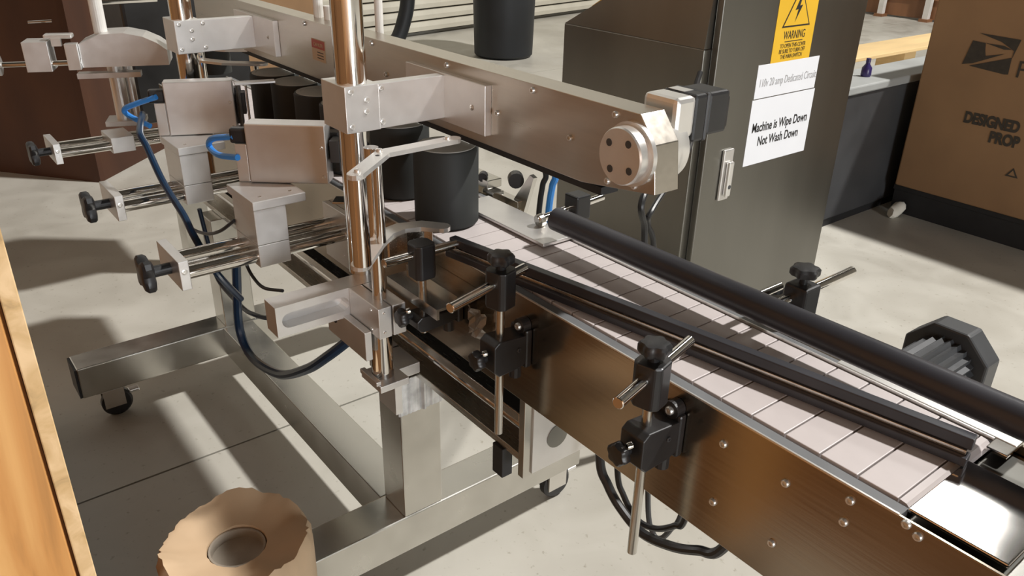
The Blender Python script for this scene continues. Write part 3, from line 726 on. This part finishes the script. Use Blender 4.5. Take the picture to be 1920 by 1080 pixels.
obj('rim', BX(-1.80, -1.598, 2.69, 4.61, .53, .562, bev=.006), 'greylid', gt)
obj('base', BX(-1.78, -1.61, 2.71, 4.59, 0, .03), 'blackmat', gt)
bt = thing('bottle', 'small dark violet bottle standing on the grey rim', 'bottle', (-1.69, 3.123, .562))
bm = NB(); lathe(bm, [(0, 0), (.018, 0), (.020, .006), (.019, .034), (.009, .048), (.008, .055), (0, .055)], (-1.69, 3.123, .562), 20)
obj('body', bm, 'blueplastic', bt, smooth=True)
obj('cap', cyl(NB(), (-1.69, 3.123, .617), (-1.69, 3.123, .632), .009, 16), 'blueplastic', bt)
solo('pine_beam', BX(-3.03, -2.73, 3.6, 7.6, .278, .30, bev=.003), 'pine', 'long pale pine board on blocks beyond the charcoal bin', 'board', (-2.9, 5.5, .278))
for yy in (4.2, 5.6, 7.0): solo('support_block', BX(-2.98, -2.78, yy, yy + .15, 0, .2775, bev=.003), 'pine', 'short wooden block under the pine board', 'block', (-2.9, yy, 0), 'blocks under the pine board')
sh = thing('wooden_rack', 'low red-brown wooden rack with white uprights far behind', 'rack', (-4.7, 9.4, 0))
obj('kick_board', BX(-6.0, -4.0, 9.42, 9.48, .02, .22), 'redbrown', sh)
obj('shelf', BX(-6.0, -4.0, 9.40, 9.9, .22, .25), 'redbrown', sh)
for xx in (-5.04, -4.51):
    obj('upright', BX(xx - .03, xx + .03, 9.33, 9.39, 0, .6), 'white_metal', sh)
    obj('upright_foot', BX(xx - .05, xx + .05, 9.30, 9.42, 0, .03), 'redbrown', sh)
solo('folded_cloth', BX(-5.0, -4.62, 9.45, 9.8, .252, .5, bev=.03), 'plum', 'dark plum bundle on the wooden rack', 'cloth', (-4.8, 9.6, .252))
solo('folded_cloth', BX(-4.45, -4.1, 9.45, 9.8, .252, .55, bev=.03), 'green', 'dark green bundle on the wooden rack', 'cloth', (-4.3, 9.6, .252))
bm = NB(); bmesh.ops.create_icosphere(bm, subdivisions=2, radius=1)
for v in bm.verts: v.co = Vector((v.co.x * .030, v.co.y * .05, v.co.z * .024)) * random.uniform(.85, 1.1)
bmesh.ops.rotate(bm, verts=bm.verts, cent=(0, 0, 0), matrix=Matrix.Rotation(.5, 3, 'X')); bmesh.ops.translate(bm, verts=bm.verts, vec=(-1.50, 3.25, .03))
solo('crumpled_rag', bm, 'pebble', 'small crumpled white rag at the pallet corner', 'rag', (-1.50, 3.25, 0), smooth=True)

# ================================================================== far background
bn = thing('trash_bin', 'tall black round bin before the roller door', 'bin', (-5.33, 4.11, 0))
bm = NB(); lathe(bm, [(0, 0), (.215, 0), (.235, .02), (.255, .75), (.275, .76), (.275, .80), (.25, .80), (.245, .74), (0, .72)], (-5.33, 4.11, 0), 48)
obj('body', bm, 'bin', bn, smooth=True)
obj('rim', lathe(NB(), [(.255, .78), (.285, .78), (.285, .815), (.255, .815), (.255, .78)], (-5.33, 4.11, 0), 48), 'bin', bn, smooth=True)
solo('black_hose', sweep(NB(), [(-5.8, 3.30, .06), (-5.8, 3.40, .12), (-5.8, 3.47, .26), (-5.8, 3.51, .42), (-5.8, 3.50, .62), (-5.85, 3.42, .9), (-5.95, 3.3, 1.2)], .058, 14), 'bin', 'thick black hose curving up before the roller door', 'hose', (-5.8, 3.4, 0), smooth=True)
cr2 = thing('wooden_crate', 'dark stained plywood crate behind the slide units', 'crate', (-4.3, .6, 0))
def wallseg(p, q, t, h):
    p, q = Vector((*p, 0)), Vector((*q, 0)); u = (q - p).normalized(); n = Vector((-u.y, u.x, 0))
    return prism(NB(), [tuple((p).xy), tuple((q).xy), tuple((q + n * t).xy), tuple((p + n * t).xy)], 'z', 0, h)
obj('side', wallseg((-4.55, .10), (-3.80, .69), .03, 1.45), 'plyred', cr2)
obj('side', wallseg((-3.80, .69), (-4.45, 1.36), .03, 1.45), 'plyred', cr2)
obj('lid', prism(NB(), [(-4.55, .10), (-3.80, .69), (-4.45, 1.36), (-5.2, .77)], 'z', 1.45, 1.48), 'plyred', cr2)
obj('side', wallseg((-4.45, 1.36), (-5.2, .77), .03, 1.45), 'plyred', cr2)
obj('side', wallseg((-5.2, .77), (-4.55, .10), .03, 1.45), 'plyred', cr2)
solo('stacked_carton', BX(-5.7, -5.0, 1.7, 2.35, 0, .95, bev=.006, rot=.2), 'card', 'brown carton standing behind the overhead beam', 'carton', (-5.35, 2.0, 0))

# ================================================================== foreground crate and paper roll
cr = thing('plywood_crate', 'pale orange plywood crate with rough end-grain edge', 'crate', (-1.2, -.3, 0))
XC = -.70
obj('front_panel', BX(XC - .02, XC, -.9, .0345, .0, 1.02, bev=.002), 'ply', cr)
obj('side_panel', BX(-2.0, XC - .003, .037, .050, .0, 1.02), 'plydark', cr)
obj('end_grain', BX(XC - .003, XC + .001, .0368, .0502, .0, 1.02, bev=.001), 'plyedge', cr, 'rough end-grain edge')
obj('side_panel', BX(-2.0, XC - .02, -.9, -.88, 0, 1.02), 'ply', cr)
obj('back_panel', BX(-2.02, -2.0, -.9, .050, 0, 1.02), 'ply', cr)
lc = thing('reflection_crate', 'unseen low brown crate added for the brown reflections in the conveyor panel', 'crate', (.3, -.7, 0))  # added out of view so the steel side panel mirrors something brown
for q in ((-.66, 1.3, -.14, -.12), (-.66, 1.3, -1.3, -1.28), (-.68, -.66, -1.3, -.12), (1.3, 1.32, -1.3, -.12)): obj('side_panel', BX(*q, 0, .5), 'plydark', lc)
obj('lid', BX(-.68, 1.32, -1.3, -.12, .5, .52, bev=.002), 'plydark', lc)
pr = thing('paper_roll', 'crumpled kraft paper roll standing on end beside the plywood crate', 'paper roll', (-.885, .233, 0))
bm = NB(); seg = 72; C0 = Vector((-.885, .233, 0))
def ring(r, z, jr, jz):
    return [bm.verts.new(C0 + Vector(((r + random.uniform(-jr, jr)) * math.cos(2 * PI * i / seg), (r + random.uniform(-jr, jr)) * math.sin(2 * PI * i / seg), z + jz * (math.sin(i * .26) + .6 * math.sin(i * .61 + 1)) + random.uniform(-jz, jz) * .3))) for i in range(seg)]
RN = [ring(.100, 0, 0, 0), ring(.101, .15, .0005, 0), ring(.102, .36, .001, .001), ring(.1015, .378, .0025, .004), ring(.096, .390, .003, .006), ring(.086, .388, .003, .004), ring(.070, .382, .002, .002), ring(.054, .379, .001, .001), ring(.040, .377, .0006, .0006), ring(.0385, .36, .0004, 0)]
for A, B in zip(RN, RN[1:]):
    for i in range(seg): bm.faces.new((A[i], A[(i + 1) % seg], B[(i + 1) % seg], B[i]))
bm.faces.new(RN[0][::-1])
obj('paper', bm, 'paper', pr, smooth=True)
obj('core', lathe(NB(), [(.038, .005), (.038, .374), (.035, .374), (.0345, .360), (.015, .356), (0, .361)], C0, 32), 'core', pr, smooth=True)

# ================================================================== hoses and cables
def cable(pts, r, m, name, label, cat='cable', group=None):
    return solo(name, sweep(NB(), pts, r), m, label, cat, pts[-1], group, True)
cable([(-1.275, .47, .645), (-1.36, .45, .60), (-1.405, .45, .50), (-1.424, .45, .40), (-1.368, .45, .364), (-1.234, .45, .395), (-1.108, .45, .469), (-1.03, .455, .53), (-.985, .472, .575), (-.965, .478, .60)], .0085, 'navyhose', 'air_hose', 'thick navy hose hanging in a loop below the slotted arm', 'hose')
cable([(-1.60, .46, .60), (-1.60, .468, .51), (-1.58, .47, .445), (-1.47, .473, .43), (-1.40, .473, .44), (-1.31, .48, .47), (-1.19, .51, .545)], .0045, 'navyhose', 'air_hose', 'thin navy hose crossing behind the thick hanging loop', 'hose')
cable([(-1.62, .39, .80), (-1.539, .36, .787), (-1.508, .36, .768), (-1.453, .36, .728), (-1.405, .36, .707), (-1.345, .36, .687), (-1.303, .36, .662), (-1.285, .38, .60), (-1.36, .44, .50)], .006, 'navyhose', 'air_hose', 'navy hose running down past the middle slide unit', 'hose')
cable([(-1.525, .4, .632), (-1.471, .4, .617), (-1.379, .4, .634), (-1.296, .4, .666), (-1.245, .41, .699)], .003, 'black', 'thin_cable', 'thin black cable sagging between two slide units')
cable([(-1.31, .44, .62), (-1.333, .45, .578), (-1.306, .45, .562), (-1.259, .45, .56), (-1.20, .46, .575)], .003, 'black', 'thin_cable', 'thin black cable below the slide unit by the chrome posts')
cable([(-1.252, .432, .800), (-1.306, .42, .793), (-1.347, .42, .797), (-1.327, .42, .815), (-1.268, .436, .830)], .0052, 'bluehose', 'blue_hose', 'bright blue hose looping from the housing beside the chrome post', 'hose')
cable([(-1.62, .40, .775), (-1.66, .375, .79), (-1.665, .37, .802), (-1.64, .385, .815), (-1.602, .415, .832)], .0052, 'bluehose', 'blue_hose', 'bright blue hose looping from the housing farther along', 'hose')
cable([(-.66, .69, .60), (-.643, .68, .47), (-.623, .68, .434), (-.594, .68, .411), (-.551, .68, .398), (-.499, .68, .414), (-.458, .68, .439), (-.424, .68, .469), (-.38, .69, .60)], .0068, 'black', 'power_cable', 'thick black cable hanging in a wide loop under the conveyor')
cable([(-.64, .70, .60), (-.626, .7, .451), (-.609, .7, .414), (-.579, .7, .391), (-.545, .7, .4), (-.514, .7, .428), (-.499, .7, .453), (-.48, .70, .60)], .0045, 'black', 'power_cable', 'thinner black cable hanging inside the wide loop under the conveyor')
cable([(-.60, .72, .60), (-.58, .72, .41), (-.565, .72, .367), (-.55, .72, .367), (-.535, .72, .395), (-.52, .72, .44), (-.51, .72, .60)], .004, 'motorgrey', 'power_cable', 'thin grey cable making the lowest short loop under the conveyor')
cable([(-1.30, 1.615, .80), (-1.12, 1.35, .74), (-1.0, 1.118, .67), (-1.0, 1.129, .60), (-1.0, 1.136, .50), (-1.02, 1.15, .20), (-1.05, 1.2, .008)], .007, 'black', 'power_cable', 'black cable dropping to the floor before the control cabinet, straight one')
cable([(-1.30, 1.615, .76), (-1.10, 1.36, .70), (-1.0, 1.15, .64), (-1.0, 1.138, .607), (-1.0, 1.165, .53), (-1.02, 1.2, .20), (-1.05, 1.25, .008)], .006, 'black', 'power_cable', 'black cable dropping to the floor before the control cabinet, kinked one')
cable([(-1.02, .86, .84), (-1.0, .886, .76), (-1.0, .882, .734), (-1.0, .876, .687), (-1.0, .87, .55), (-.99, .80, .52)], .006, 'bluehose', 'blue_hose', 'blue hose hanging behind the overhead beam', 'hose')
cable([(-1.03, .84, .84), (-1.015, .877, .76), (-1.015, .873, .734), (-1.015, .867, .687), (-1.015, .86, .55), (-1.0, .79, .53)], .005, 'black', 'thin_cable', 'thin black cable beside the blue hose behind the beam')
